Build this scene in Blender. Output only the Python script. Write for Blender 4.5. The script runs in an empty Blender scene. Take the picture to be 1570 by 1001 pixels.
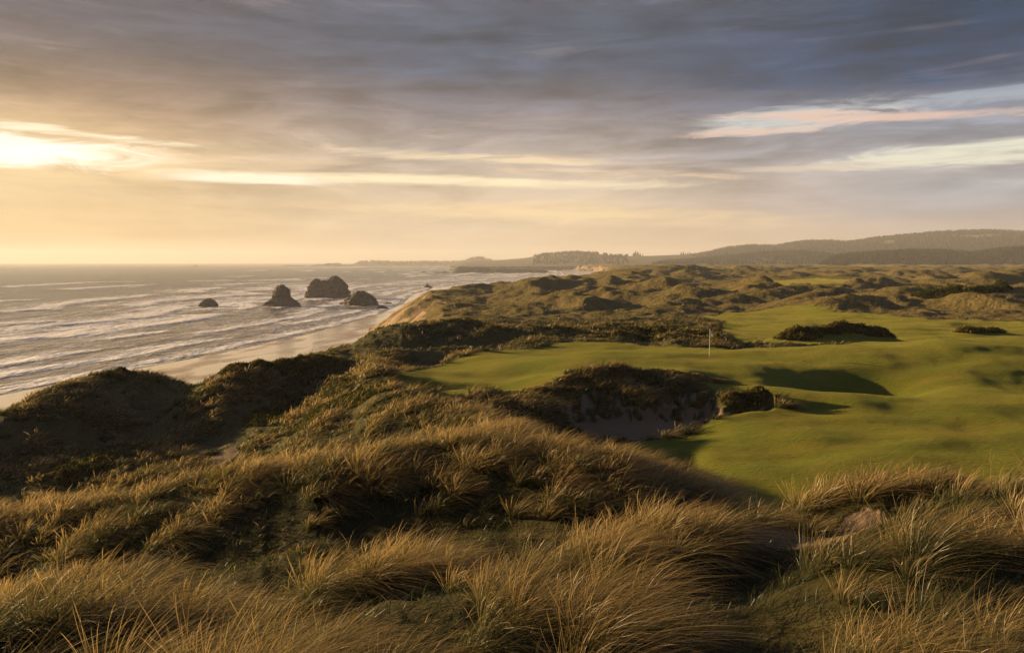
import bpy, math, random
import numpy as np

# ---------------------------------------------------------------- camera, sky, sun, exposure
SC = bpy.context.scene
COL = SC.collection
F_PX, CX, CY, HORIZON = 1200.0, 785.0, 500.5, 401.0
CAM_Z = 30.0
PITCH = math.atan((CY - HORIZON) / F_PX)
SUN_AZ, SUN_EL = math.radians(-62.0), math.radians(9.6)     # ahead and to the left, low over the sea

cam_data = bpy.data.cameras.new("camera")
cam = bpy.data.objects.new("camera", cam_data)
COL.objects.link(cam)
cam.location = (0, 0, CAM_Z)
cam.rotation_euler = (math.radians(90) - PITCH, 0, 0)
cam_data.sensor_width = 36.0
cam_data.lens = 36.0 * F_PX / 1570.0
cam_data.clip_start = 0.1
cam_data.clip_end = 60000.0
SC.camera = cam

SC.view_settings.view_transform = 'Standard'
SC.view_settings.look = 'None'
SC.view_settings.gamma = 1.0
SC.view_settings.use_curve_mapping = False
SC.view_settings.exposure = 1.25
SC.cycles.use_denoising = True
SC.cycles.max_bounces = 6
SC.cycles.diffuse_bounces = 3
SC.cycles.glossy_bounces = 2
SC.cycles.transmission_bounces = 3
SC.cycles.volume_bounces = 1
SC.cycles.sample_clamp_indirect = 4.0


def lin(r, g, b):
    return tuple(((c / 255.0) / 12.92 if c <= 10 else ((c / 255.0 + 0.055) / 1.055) ** 2.4) for c in (r, g, b))


class Nodes:
    """short hand for building node trees"""
    def __init__(self, tree):
        self.t = tree
        tree.nodes.clear()

    def new(self, kind, **props):
        n = self.t.nodes.new(kind)
        for k, v in props.items():
            setattr(n, k, v)
        return n

    def put(self, sock, v):
        if hasattr(v, 'is_output'):
            self.t.links.new(v, sock)
        elif v is not None:
            if isinstance(v, tuple) and len(v) == 3 and sock.type == 'RGBA':
                v = v + (1.0,)
            sock.default_value = v

    def m(self, op, a, b=None, c=None):
        n = self.new('ShaderNodeMath', operation=op)
        self.put(n.inputs[0], a)
        if b is not None:
            self.put(n.inputs[1], b)
        if c is not None:
            self.put(n.inputs[2], c)
        return n.outputs[0]

    def sstep(self, v, lo, hi, to0=0.0, to1=1.0):
        n = self.new('ShaderNodeMapRange', interpolation_type='SMOOTHSTEP')
        self.put(n.inputs[0], v)
        for i, x in enumerate((lo, hi, to0, to1)):
            self.put(n.inputs[1 + i], x)
        return n.outputs[0]

    def mix(self, f, a, b, blend='MIX'):
        n = self.new('ShaderNodeMix', data_type='RGBA', blend_type=blend)
        self.put(n.inputs[0], f)
        self.put(n.inputs[6], a)
        self.put(n.inputs[7], b)
        return n.outputs[2]

    def vec(self, x, y, z):
        n = self.new('ShaderNodeCombineXYZ')
        for i, v in enumerate((x, y, z)):
            self.put(n.inputs[i], v)
        return n.outputs[0]

    def sep(self, v):
        n = self.new('ShaderNodeSeparateXYZ')
        self.put(n.inputs[0], v)
        return n.outputs

    def noise(self, vec, scale=1.0, detail=4.0, rough=0.55, dist=0.0):
        n = self.new('ShaderNodeTexNoise')
        if vec is not None:
            self.put(n.inputs['Vector'], vec)
        n.inputs['Scale'].default_value = scale
        n.inputs['Detail'].default_value = detail
        n.inputs['Roughness'].default_value = rough
        n.inputs['Distortion'].default_value = dist
        return n.outputs[0]

    def ramp(self, f, stops, interp='EASE'):
        n = self.new('ShaderNodeValToRGB')
        r = n.color_ramp
        r.interpolation = interp
        while len(r.elements) < len(stops):
            r.elements.new(0.5)
        for e, (p, c) in zip(r.elements, stops):
            e.position = p
            e.color = tuple(c) + (1.0,)
        self.put(n.inputs[0], f)
        return n.outputs[0]

    def attr(self, name):
        return self.new('ShaderNodeAttribute', attribute_name=name).outputs['Fac']


def build_world():
    w = bpy.data.worlds.new("World")
    SC.world = w
    w.use_nodes = True
    N = Nodes(w.node_tree)
    d = N.new('ShaderNodeTexCoord').outputs['Generated']
    x, y, z = N.sep(d)
    az = N.m('MULTIPLY', N.m('ARCTAN2', x, y), 57.29578)
    el = N.m('MULTIPLY', N.m('ARCSINE', z), 57.29578)
    # cloud layer seen in perspective
    zz = N.m('ADD', N.m('MAXIMUM', z, 0.0), 0.07)
    u, v = N.m('DIVIDE', x, zz), N.m('DIVIDE', y, zz)
    cl = N.vec(N.m('MULTIPLY', u, 0.75), v, 0.0)
    big = N.noise(cl, 0.5, 4, 0.52, 0.6)
    fine = N.noise(cl, 1.6, 6, 0.55, 0.3)
    streak = N.noise(N.vec(N.m('MULTIPLY', az, 0.045), N.m('MULTIPLY', el, 0.62), 3.7), 1.0, 6, 0.62, 1.2)
    billow = N.noise(N.vec(N.m('MULTIPLY', az, 0.095), N.m('MULTIPLY', el, 0.50), 9.1), 1.0, 6, 0.58, 0.6)
    # ragged edges: warp elevation and azimuth
    wob = N.m('MULTIPLY', N.m('SUBTRACT', billow, 0.5), 4.2)
    wob2 = N.m('MULTIPLY', N.m('SUBTRACT', streak, 0.5), 2.4)
    elw = N.m('ADD', el, N.m('ADD', N.m('MULTIPLY', wob, 0.5), wob2))
    azw = N.m('ADD', az, N.m('MULTIPLY', wob2, 3.0))
    f = N.m('DIVIDE', N.m('MAXIMUM', elw, 0.0), 40.0)

    def col(stops):
        return N.ramp(f, [(e / 40.0, lin(*c)) for e, c in stops], 'LINEAR')
    left = col([(0, (178, 138, 84)), (2.1, (202, 166, 112)), (4.4, (206, 176, 134)), (6.6, (208, 178, 132)), (8.6, (182, 150, 114)),
                (10.8, (146, 120, 101)), (12.9, (104, 92, 92)), (15.2, (84, 82, 94)), (25, (84, 84, 96)), (40, (70, 84, 112))])
    mid = col([(0, (188, 164, 142)), (2, (200, 178, 152)), (4.2, (206, 184, 158)), (6.2, (190, 173, 156)), (7.7, (170, 158, 150)),
               (9.2, (150, 141, 141)), (11, (116, 112, 121)), (13.2, (74, 84, 104)), (16, (68, 80, 99)), (18.4, (80, 85, 100)), (26, (84, 84, 96)), (40, (68, 83, 112))])
    midr = col([(0, (198, 174, 152)), (2.3, (208, 184, 160)), (3.6, (188, 171, 162)), (5.5, (176, 164, 157)), (7.4, (152, 148, 152)),
                (9.0, (144, 143, 150)), (10.5, (102, 107, 125)), (12, (50, 70, 98)), (14.4, (52, 69, 95)), (17.6, (64, 74, 92)), (26, (66, 72, 92)), (40, (66, 82, 112))])
    right = col([(0, (190, 170, 160)), (2.1, (184, 170, 164)), (3.3, (164, 161, 165)), (4.7, (158, 159, 166)), (6, (168, 166, 167)),
                 (7.8, (134, 137, 148)), (9.2, (136, 142, 155)), (10.2, (104, 112, 134)), (11.4, (42, 72, 106)), (13.8, (26, 61, 93)), (15.8, (16, 56, 86)), (26, (44, 64, 95)), (40, (62, 80, 112))])
    back = col([(0, (104, 110, 132)), (8, (94, 103, 128)), (20, (78, 90, 116)), (40, (66, 80, 110))])
    c = N.mix(N.sstep(azw, -30, -3), left, mid)
    c = N.mix(N.sstep(azw, 3, 19), c, midr)
    c = N.mix(N.sstep(azw, 15, 30), c, right)
    c = N.mix(N.sstep(N.m('ABSOLUTE', N.m('ADD', az, 22.0)), 62, 120), c, back)
    # light and dark billows in the cloud sheet
    tex = N.m('ADD', N.m('MULTIPLY', N.m('SUBTRACT', big, 0.5), 0.5), N.m('MULTIPLY', N.m('SUBTRACT', billow, 0.5), 2.1))
    tex = N.m('ADD', tex, N.m('MULTIPLY', N.m('SUBTRACT', streak, 0.5), 0.85))
    hi = N.sstep(el, 1.0, 8.0, 0.22, 1.0)
    gain = N.m('ADD', 1.0, N.m('MULTIPLY', tex, hi))
    g3 = N.vec(gain, gain, gain)
    c = N.mix(1.0, c, g3, 'MULTIPLY')
    tuft = N.m('MULTIPLY', N.m('SUBTRACT', N.noise(N.vec(N.m('MULTIPLY', az, 0.30), N.m('MULTIPLY', el, 2.6), 5.5), 1.0, 6, 0.66, 0.8), 0.5), N.sstep(el, 2.0, 7.0, 0.12, 0.32))
    flock = N.noise(N.vec(N.m('MULTIPLY', azw, 0.24), N.m('MULTIPLY', elw, 0.95), 2.2), 1.0, 5, 0.58, 0.4)
    tuft = N.m('ADD', tuft, N.m('MULTIPLY', N.m('SUBTRACT', flock, 0.5), N.sstep(el, 4.0, 10.0, 0.2, 0.75)))
    tg = N.m('ADD', 1.0, tuft)
    c = N.mix(1.0, c, N.vec(tg, tg, tg), 'MULTIPLY')
    # warm light caught by the cloud undersides
    warm = N.m('MULTIPLY', N.sstep(N.m('ADD', streak, N.m('MULTIPLY', N.m('SUBTRACT', fine, 0.5), 0.8)), 0.54, 0.78), N.sstep(el, 20.0, 3.0, 0.35, 0.8))
    warmc = N.mix(N.sstep(az, -30, 30), lin(246, 206, 140), lin(205, 172, 164))
    c = N.mix(N.m('MULTIPLY', warm, 0.32), c, warmc)

    rv = N.vec(N.m('MULTIPLY', az, 0.16), N.m('MULTIPLY', el, 0.95), 1.3)
    ragged = N.m('MULTIPLY', N.m('SUBTRACT', N.noise(rv, 1.0, 7, 0.66, 1.2), 0.5), 2.6)

    def gap(c, a0, e0, wa, we, colr, amt=1.0, soft=0.5, tilt=0.0, rag=1.0, broken=0.0):
        da = N.m('DIVIDE', N.m('SUBTRACT', az, a0), wa)
        ee = N.m('ADD', el, N.m('ADD', N.m('MULTIPLY', N.m('SUBTRACT', az, a0), tilt), N.m('MULTIPLY', wob2, 0.45)))
        de = N.m('DIVIDE', N.m('SUBTRACT', ee, e0), we)
        r = N.m('SQRT', N.m('ADD', N.m('MULTIPLY', da, da), N.m('MULTIPLY', de, de)))
        r = N.m('ADD', r, N.m('MULTIPLY', ragged, rag))
        mk = N.m('MULTIPLY', N.sstep(r, 1.0 + soft * 0.4, 1.0 - soft * 0.6), amt)
        if broken:
            mk = N.m('MULTIPLY', mk, N.sstep(wisp, 0.36, 0.54, 1.0 - broken, 1.0))
        return N.mix(mk, c, colr)
    wisp = N.noise(N.vec(N.m('MULTIPLY', az, 0.13), N.m('MULTIPLY', el, 1.9), 7.7), 1.0, 6, 0.62, 1.0)
    # glow round the hidden sun, then the breaks in the cloud
    c = gap(c, -42, 5.6, 15, 4.2, lin(250, 222, 164), 0.45, 1.6, 0, 0.3)
    c = gap(c, -37.5, 6.7, 12.5, 1.12, (1.3, 1.17, 0.96), 1.0, 0.7, 0.0, 0.6, 0.25)
    c = gap(c, -29, 8.0, 7, 0.26, (1.05, 0.92, 0.66), 0.85, 0.9, 0.06, 0.8, 0.5)
    c = gap(c, -7, 5.75, 17, 0.34, lin(255, 236, 194), 0.9, 1.0, 0.016, 0.6, 0.3)
    c = gap(c, -18, 5.6, 5.5, 0.34, lin(255, 246, 220), 0.9, 0.9, 0.01, 0.4)
    c = gap(c, 0, 7.3, 11, 0.35, lin(246, 220, 178), 0.8, 1.2, 0.045, 0.9, 0.9)
    c = gap(c, 8, 6.2, 8, 0.25, lin(240, 208, 170), 0.7, 1.2, 0.045, 0.9, 0.8)
    c = gap(c, 4, 3.4, 15, 0.7, lin(246, 214, 164), 0.75, 1.2, 0.02, 0.7, 0.5)
    c = gap(c, 19.5, 9.6, 6.0, 0.75, lin(204, 206, 202), 0.85, 1.0, -0.02, 1.0, 0.5)
    c = gap(c, 25, 9.4, 11, 0.32, lin(226, 192, 174), 0.85, 1.0, 0.05, 1.0, 0.6)
    c = gap(c, 17.5, 8.9, 5, 0.25, lin(226, 198, 180), 0.8, 1.0, -0.03, 1.0, 0.6)
    c = gap(c, 35, 7.1, 9.0, 0.45, lin(230, 228, 206), 0.9, 0.9, 0.0, 1.0, 0.35)
    c = gap(c, 29, 6.4, 8.0, 0.36, lin(234, 228, 204), 0.9, 0.9, 0.02, 1.0, 0.5)
    c = gap(c, 32, 10.0, 8, 0.6, lin(176, 188, 198), 0.6, 1.1, 0.02, 1.0, 0.7)
    c = gap(c, 20, 6.3, 5, 0.2, lin(222, 200, 178), 0.6, 1.0, 0.0, 0.8)
    c = N.mix(N.sstep(z, 0.0, -0.03), c, lin(120, 100, 78))
    sky = N.new('ShaderNodeTexSky', sky_type='NISHITA')
    sky.sun_disc = False
    sky.sun_elevation = SUN_EL
    sky.sun_rotation = SUN_AZ
    sky.dust_density = 2.0
    b1 = N.new('ShaderNodeBackground')
    N.put(b1.inputs[0], sky.outputs[0])
    b1.inputs[1].default_value = 0.05
    b2 = N.new('ShaderNodeBackground')
    N.put(b2.inputs[0], c)
    b2.inputs[1].default_value = CLOUD_LEVEL
    mx = N.new('ShaderNodeMixShader')
    mx.inputs[0].default_value = 0.96
    N.put(mx.inputs[1], b1.outputs[0])
    N.put(mx.inputs[2], b2.outputs[0])
    out = N.new('ShaderNodeOutputWorld')
    N.put(out.inputs[0], mx.outputs[0])


CLOUD_LEVEL = 0.475
build_world()

sun_data = bpy.data.lights.new("sun", 'SUN')
sun = bpy.data.objects.new("sun", sun_data)
COL.objects.link(sun)
sun_data.energy = 5.0
sun_data.angle = math.radians(0.8)
sun_data.color = (1.0, 0.67, 0.32)
sun.rotation_euler = (math.radians(90) - SUN_EL, 0, math.pi - SUN_AZ)   # shines from SUN_AZ, SUN_EL
sun.location = (-200, 200, 120)

# ---------------------------------------------------------------- helpers
RNG = np.random.default_rng(11)
CT, ST = math.cos(PITCH), math.sin(PITCH)


def place(px, py, d):
    """world point at forward distance d on the line of sight used while surveying the photograph"""
    u, v = (px - CX) / F_PX, (CY - py) / F_PX
    fy, fz = CT + v * ST, -ST + v * CT
    return (u * d / fy, d, CAM_Z + fz * d / fy)


def place_z(px, py, z):
    u, v = (px - CX) / F_PX, (CY - py) / F_PX
    fy, fz = CT + v * ST, -ST + v * CT
    d = (z - CAM_Z) / fz * fy
    return (u * d / fy, d, z)


_perm = np.random.default_rng(5).permutation(512)
_g = np.random.default_rng(6).uniform(0, 2 * np.pi, 512)
_gx, _gy = np.cos(_g), np.sin(_g)


def perlin(x, y, seed=0):
    x = np.asarray(x, float); y = np.asarray(y, float)
    xi, yi = np.floor(x).astype(np.int64), np.floor(y).astype(np.int64)
    xf, yf = x - xi, y - yi
    def g(ix, iy, dx, dy):
        h = _perm[(_perm[(ix + seed * 37) & 511] + iy) & 511]
        return _gx[h] * dx + _gy[h] * dy
    u, v = xf * xf * xf * (xf * (xf * 6 - 15) + 10), yf * yf * yf * (yf * (yf * 6 - 15) + 10)
    a = g(xi, yi, xf, yf) * (1 - u) + g(xi + 1, yi, xf - 1, yf) * u
    b = g(xi, yi + 1, xf, yf - 1) * (1 - u) + g(xi + 1, yi + 1, xf - 1, yf - 1) * u
    return (a * (1 - v) + b * v) * 1.5


def fbm(x, y, octv=4, seed=0, gain=0.5):
    s, a, t = 0.0, 1.0, 0.0
    for i in range(octv):
        s = s + a * perlin(x * 2 ** i, y * 2 ** i, seed + i)
        t += a
        a *= gain
    return s / t * 1.4


def ridged(x, y, octv=3, seed=0):
    s, a, t = 0.0, 1.0, 0.0
    for i in range(octv):
        s = s + a * (1 - np.abs(perlin(x * 2 ** i, y * 2 ** i, seed + i)) * 1.6)
        t += a
        a *= 0.45
    return s / t


def sm(v, lo, hi):
    t = np.clip((v - lo) / (hi - lo), 0, 1)
    return t * t * (3 - 2 * t)


def smax(a, b, k):
    h = np.clip(0.5 + 0.5 * (a - b) / k, 0, 1)
    return b * (1 - h) + a * h + k * h * (1 - h)


def line_dist(x, y, P, turn=False):
    """distance to polyline P (xy), sign by side (+ right of the line's direction), parameter value z of the nearest point"""
    best = np.full(x.shape, 1e18); sg = np.ones(x.shape); zz = np.zeros(x.shape)
    for (a, b) in zip(P[:-1], P[1:]):
        dx, dy = b[0] - a[0], b[1] - a[1]
        L = dx * dx + dy * dy
        t = np.clip(((x - a[0]) * dx + (y - a[1]) * dy) / L, 0, 1)
        qx, qy = x - a[0] - t * dx, y - a[1] - t * dy
        d = qx * qx + qy * qy
        m = d < best
        best = np.where(m, d, best)
        pp = (x - a[0]) * dy - (y - a[1]) * dx + 1e-9
        sg = np.where(m, pp / (math.sqrt(L) * np.sqrt(d) + 1e-6) if turn else np.sign(pp), sg)      # turn: swings smoothly round the line's ends
        if len(a) > 2:
            zz = np.where(m, a[2] + (b[2] - a[2]) * t, zz)
    return np.sqrt(best), sg, zz


def poly_sdf(x, y, P):
    """signed distance to polygon, positive inside"""
    P = list(P)
    d, _, _ = line_dist(x, y, P + [P[0]])
    ins = np.zeros(x.shape, bool)
    n = len(P)
    for i in range(n):
        x0, y0 = P[i][:2]; x1, y1 = P[(i + 1) % n][:2]
        if y0 == y1:
            continue
        c = ((y0 > y) != (y1 > y)) & (x < (x1 - x0) * (y - y0) / (y1 - y0) + x0)
        ins ^= c
    return np.where(ins, d, -d)


# ---------------------------------------------------------------- the shape of the land
BLUFF = [(-420, 30), (-130, 62), (-62, 79), (-38, 87), (-24, 93), (-17.5, 106), (-11, 130), (-17, 190), (-30, 285), (-34, 310),
         (-24, 370), (4, 450), (37, 600), (105, 850), (165, 1200), (230, 1800), (260, 3000), (280, 9500)]
WATER = [(-128, -200), (-122, 90), (-118, 160), (-110, 200), (-96, 255), (-85, 321), (-76, 444), (-78, 560), (-90, 700), (-92, 900), (-40, 1100),
         (30, 1260), (94, 1500), (130, 1900), (150, 2300), (160, 9500)]

ctrl = []
for px, py, d in [(1088, 547, 65), (700, 600, 48), (600, 568, 57), (880, 522, 80), (1000, 527, 78), (1180, 536, 74), (800, 545, 68), (960, 550, 62),
                  (1250, 592, 50), (1570, 530, 68), (1570, 620, 46), (1400, 655, 42), (1000, 740, 33), (1200, 772, 31),
                  (1570, 705, 36), (950, 674, 44), (800, 608, 47.5), (1300, 655, 42), (1100, 690, 38), (1230, 632, 46), (1850, 560, 60), (1850, 640, 45),
                  (1100, 500, 110), (1400, 500, 110), (1300, 520, 93), (1500, 480, 140), (1150, 480, 150), (900, 503, 112), (1800, 490, 120), (1560, 505, 108),
                  (1330, 478, 145), (760, 480, 140), (800, 470, 170), (1050, 485, 140)]:
    ctrl.append(place(px, py, d))
for x, y, z in [(-45, 44, 14.6), (-30, 46, 15.0), (-20, 49, 16.4), (-22, 40, 15.8), (-12, 44, 18.2), (-45, 36, 15.2), (-70, 40, 13.5), (-30, 35, 16), (-26, 56, 16.2), (-18, 34, 17.2), (-12, 34, 18.4), (-24, 30, 17.6), (-60, 52, 13),
                (-50, 74, 12.5), (-36, 82, 13.5), (-27, 84, 15), (-20, 84, 16.2), (-16, 82, 17), (-62, 68, 11), (-12, 82, 18.6), (-80, 56, 11),
                (-14, 60, 17.8), (-10, 52, 18.0), (-16, 54, 16.8), (-6, 62, 21.2), (-8, 40, 19.4), (0, 36, 19.6), (8, 38, 19.8), (6, 28, 19.8), (0, 29, 20.0), (14, 26, 19.9), (22, 24, 20.3), (16, 30, 20.2), (28, 30, 20.6), (40, 30, 20.8), (40, 20, 21.5), (30, 20, 21.0),
                (-14, 97, 18.6), (-5, 108, 20.2), (10, 125, 20.5), (-6, 150, 19.5), (60, 100, 20.8), (80, 140, 20.5), (100, 80, 21.5),
                # the near dune the camera looks over
                (0, 0, 27.4), (-3, 4, 27.0), (4, 4, 27.2), (0, 6.5, 26.5), (-5, 7, 26.1), (5, 7, 26.8), (9, 8, 26.6),
                (0, 14.5, 24.1), (-4, 15, 23.7), (2, 15.5, 24.2), (-9, 15, 23.0), (-15, 16, 21.9), (-9, 10, 24.8), (-16, 10, 24.2), (4, 13.5, 24.6), (5.0, 12.2, 25.2), (-6, 11.5, 24.6), (-22, 17, 21.2),
                (7, 17, 23.0), (10, 20, 21.8), (16, 15, 23.6), (14, 9, 26.2), (20, 12, 25.5), (12, 17.5, 22.6)]:
    ctrl.append((x, y, z))
CTRL = np.array(ctrl)

RIDGES = []   # (points, slope towards the camera, slope away, roundness)


def ridge(pts, kf, kb, r, drop=0.0):
    RIDGES.append(([(lambda p: (p[0], p[1], p[2] - drop))(place(*p)) for p in pts], kf, kb, r))


# grass ridge across the foreground, and the nearer ones
ridge([(-500, 850, 24), (0, 772, 24.5), (160, 745, 24), (300, 716, 23), (420, 693, 22.5), (560, 672, 22), (680, 655, 22), (800, 652, 21), (890, 668, 20),
       (950, 714, 19.5), (1010, 746, 19.5), (1090, 770, 19.5)], .56, .55, 1.6, 0.62)
ridge([(200, 940, 8.4), (380, 930, 8.6), (480, 905, 8.8), (560, 860, 9.2), (640, 838, 9.6), (760, 846, 10), (880, 850, 10.2), (960, 822, 10.8), (1040, 788, 11.8), (1150, 768, 13.2), (1190, 782, 14)], .46, .5, 0.8, 0.5)
ridge([(1235, 775, 14.5), (1280, 752, 14.6), (1370, 722, 14.6), (1450, 708, 14.4), (1490, 724, 14.2)], .5, .6, 0.6, 0.5)
ridge([(1440, 870, 9.0), (1500, 800, 9.3), (1560, 742, 9.7), (1640, 705, 10), (1800, 680, 10.5)], .5, .6, 0.7, 0.5)
ridge([(1270, 860, 10.2), (1350, 820, 10.5), (1400, 815, 10.8)], .6, .6, 0.4, 0.35)
# lit shoulder that runs from the big left dune down to the near ridge
ridge([(545, 553, 73), (585, 566, 60), (606, 586, 51), (630, 595, 45), (665, 603, 42), (715, 625, 38), (765, 634, 34), (800, 652, 30)], .55, .75, 1.2, 0.5)
# the two large dark dunes on the left
ridge([(-420, 800, 50), (-200, 735, 54), (0, 646, 59), (60, 608, 62), (110, 583, 66), (165, 568, 70), (200, 569, 72), (260, 585, 74), (312, 596, 75)], .62, .6, 2.2, 0.15)
ridge([(312, 596, 73), (345, 577, 70), (400, 554, 70), (470, 548, 73), (540, 548, 75), (585, 558, 70)], .60, .5, 2.0, 0.15)
# dunes behind the green
ridge([(535, 536, 87), (580, 513, 90), (620, 497, 92), (665, 490, 94), (705, 489, 95), (750, 501, 93)], .5, .45, 2.0, 0.1)
ridge([(705, 518, 88), (760, 504, 90), (820, 499, 90), (872, 500, 90), (905, 514, 88)], .6, .4, 1.2, 0.1)
ridge([(560, 548, 80), (620, 535, 80), (690, 530, 82)], .3, .3, 1.5, 0.2)
ridge([(900, 500, 122), (950, 494, 126), (1010, 480, 130), (1060, 486, 128), (1095, 498, 124)], .4, .35, 2.0, 0.2)
ridge([(900, 506, 100), (960, 508, 100), (1030, 512, 98), (1090, 519, 96)], .4, .4, 1.0, 0.1)
# shrubby mounds on the far fairway
ridge([(1172, 526, 84), (1205, 515, 86), (1240, 507, 88), (1290, 503, 89), (1335, 507, 89), (1368, 522, 88)], .4, .4, 1.2, 0.15)
ridge([(1470, 514, 98), (1500, 510, 99), (1530, 516, 99)], .35, .35, 1.0)
# dunes on the right beyond the fairways
ridge([(1195, 480, 165), (1240, 455, 180), (1275, 443, 186), (1310, 455, 188), (1345, 466, 186)], .42, .35, 3.0)
ridge([(1275, 470, 158), (1300, 452, 164), (1350, 462, 168), (1385, 470, 166)], .42, .35, 2.5)
ridge([(1360, 458, 186), (1420, 438, 196), (1470, 436, 198), (1530, 438, 192), (1600, 446, 190)], .45, .3, 3.0)
ridge([(1490, 465, 170), (1530, 447, 178), (1580, 440, 182), (1700, 446, 182)], .4, .3, 3.0)
ridge([(1180, 444, 235), (1230, 437, 245), (1300, 442, 245)], .35, .3, 3.0)
ridge([(1500, 425, 330), (1570, 418, 340), (1660, 424, 340)], .35, .3, 4.0)
ridge([(1090, 462, 200), (1130, 452, 210), (1180, 450, 212), (1215, 460, 208)], .4, .3, 3.0)
ridge([(980, 447, 240), (1010, 441, 250), (1060, 446, 246)], .4, .3, 3.0)
ridge([(880, 440, 330), (905, 431, 340), (935, 438, 335)], .35, .3, 5.0)
ridge([(1020, 417, 620), (1040, 413, 640), (1070, 418, 640)], .35, .3, 6.0)
# eroded bank over the bunker, and its hummock
ridge([(814, 600, 51.5), (842, 583, 52.6), (870, 571, 53.4), (895, 564, 54), (935, 562, 54.6), (1000, 568, 54.8), (1070, 580, 54.6), (1112, 598, 53.6)], .95, .32, 0.6, 0.12)
ridge([(1112, 617, 48.6), (1135, 606, 49), (1165, 606, 49), (1186, 622, 48.6)], .9, .6, 0.5, 0.1)
# rolls of the fairway: far wall of the grass bowl, big mound on the right
ridge([(1345, 541, 63.5), (1450, 530, 67), (1570, 527, 70), (1800, 526, 74)], .26, .15, 3.0)

BOWL = (place_z(1268, 574, 21.4)[0], 54.2)
BUNKER = [place_z(px, py, z)[:2] for px, py, z in [(770, 612, 21.2), (800, 606, 21.4), (840, 612, 21), (900, 606, 21.2), (960, 598, 21.3), (1040, 600, 21.3), (1095, 612, 21), (1110, 632, 20.8),
                                                    (1190, 632, 20.8), (1178, 645, 20.5), (1120, 656, 20.2), (1060, 664, 20.1), (990, 670, 20.0), (940, 670, 20.0), (870, 656, 20.1), (800, 640, 20.4), (760, 626, 20.8)]]
TURF = [place_z(px, py, z)[:2] for px, py, z in [(592, 566, 22), (640, 553, 22), (700, 541, 22), (800, 530, 22), (880, 522, 22), (960, 523, 22), (1050, 530, 22), (1180, 534, 22), (1300, 524, 22.4), (1400, 516, 21.2), (1570, 512, 21),
                                                  (1950, 512, 21), (2300, 640, 21), (1900, 735, 21), (1560, 742, 20.8), (1400, 760, 20.6), (1290, 780, 20.4), (1180, 795, 20.4), (1080, 762, 20.4), (1000, 735, 20.5), (940, 705, 20.3), (925, 676, 20.1), (990, 673, 20.0), (1060, 667, 20.1), (1120, 660, 20.2),
                                                  (1180, 648, 20.4), (1225, 632, 20.9), (1190, 612, 21.4), (1115, 594, 22), (1070, 578, 22.2), (1000, 566, 22.5), (935, 560, 22.6), (893, 562, 22.6), (868, 569, 22.4), (840, 581, 22.1), (812, 598, 21.8), (765, 610, 21.4), (690, 606, 22), (630, 590, 22)]]
TURF2 = [place_z(px, py, z)[:2] for px, py, z in [(1075, 480, 20.6), (1140, 471, 20.4), (1210, 470, 20.4), (1330, 478, 20.6), (1420, 486, 20.8), (1600, 494, 20.8), (2000, 496, 20.8), (2000, 520, 21), (1570, 518, 21), (1400, 522, 21), (1300, 530, 21.5),
                                                   (1180, 532, 21.5), (1130, 522, 20.8), (1100, 505, 20.8), (1110, 492, 20.8)]]
TURF3 = [place_z(px, py, 20.3)[:2] for px, py in [(1090, 437), (1160, 428), (1250, 425), (1330, 428), (1255, 433), (1180, 437)]]
SAND_SPOTS = [(place(1262, 786, 13.0), 1.3, 1.0), (place(860, 820, 14.6), 1.3, .5), (place(345, 668, 53), .9, 2.0), (place(372, 690, 48), .8, 2.0),
              (place(40, 710, 47), 2, 1.0), (place(1330, 770, 14), .5, .5), (place(320, 650, 56), 1.5, .8)]


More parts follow.
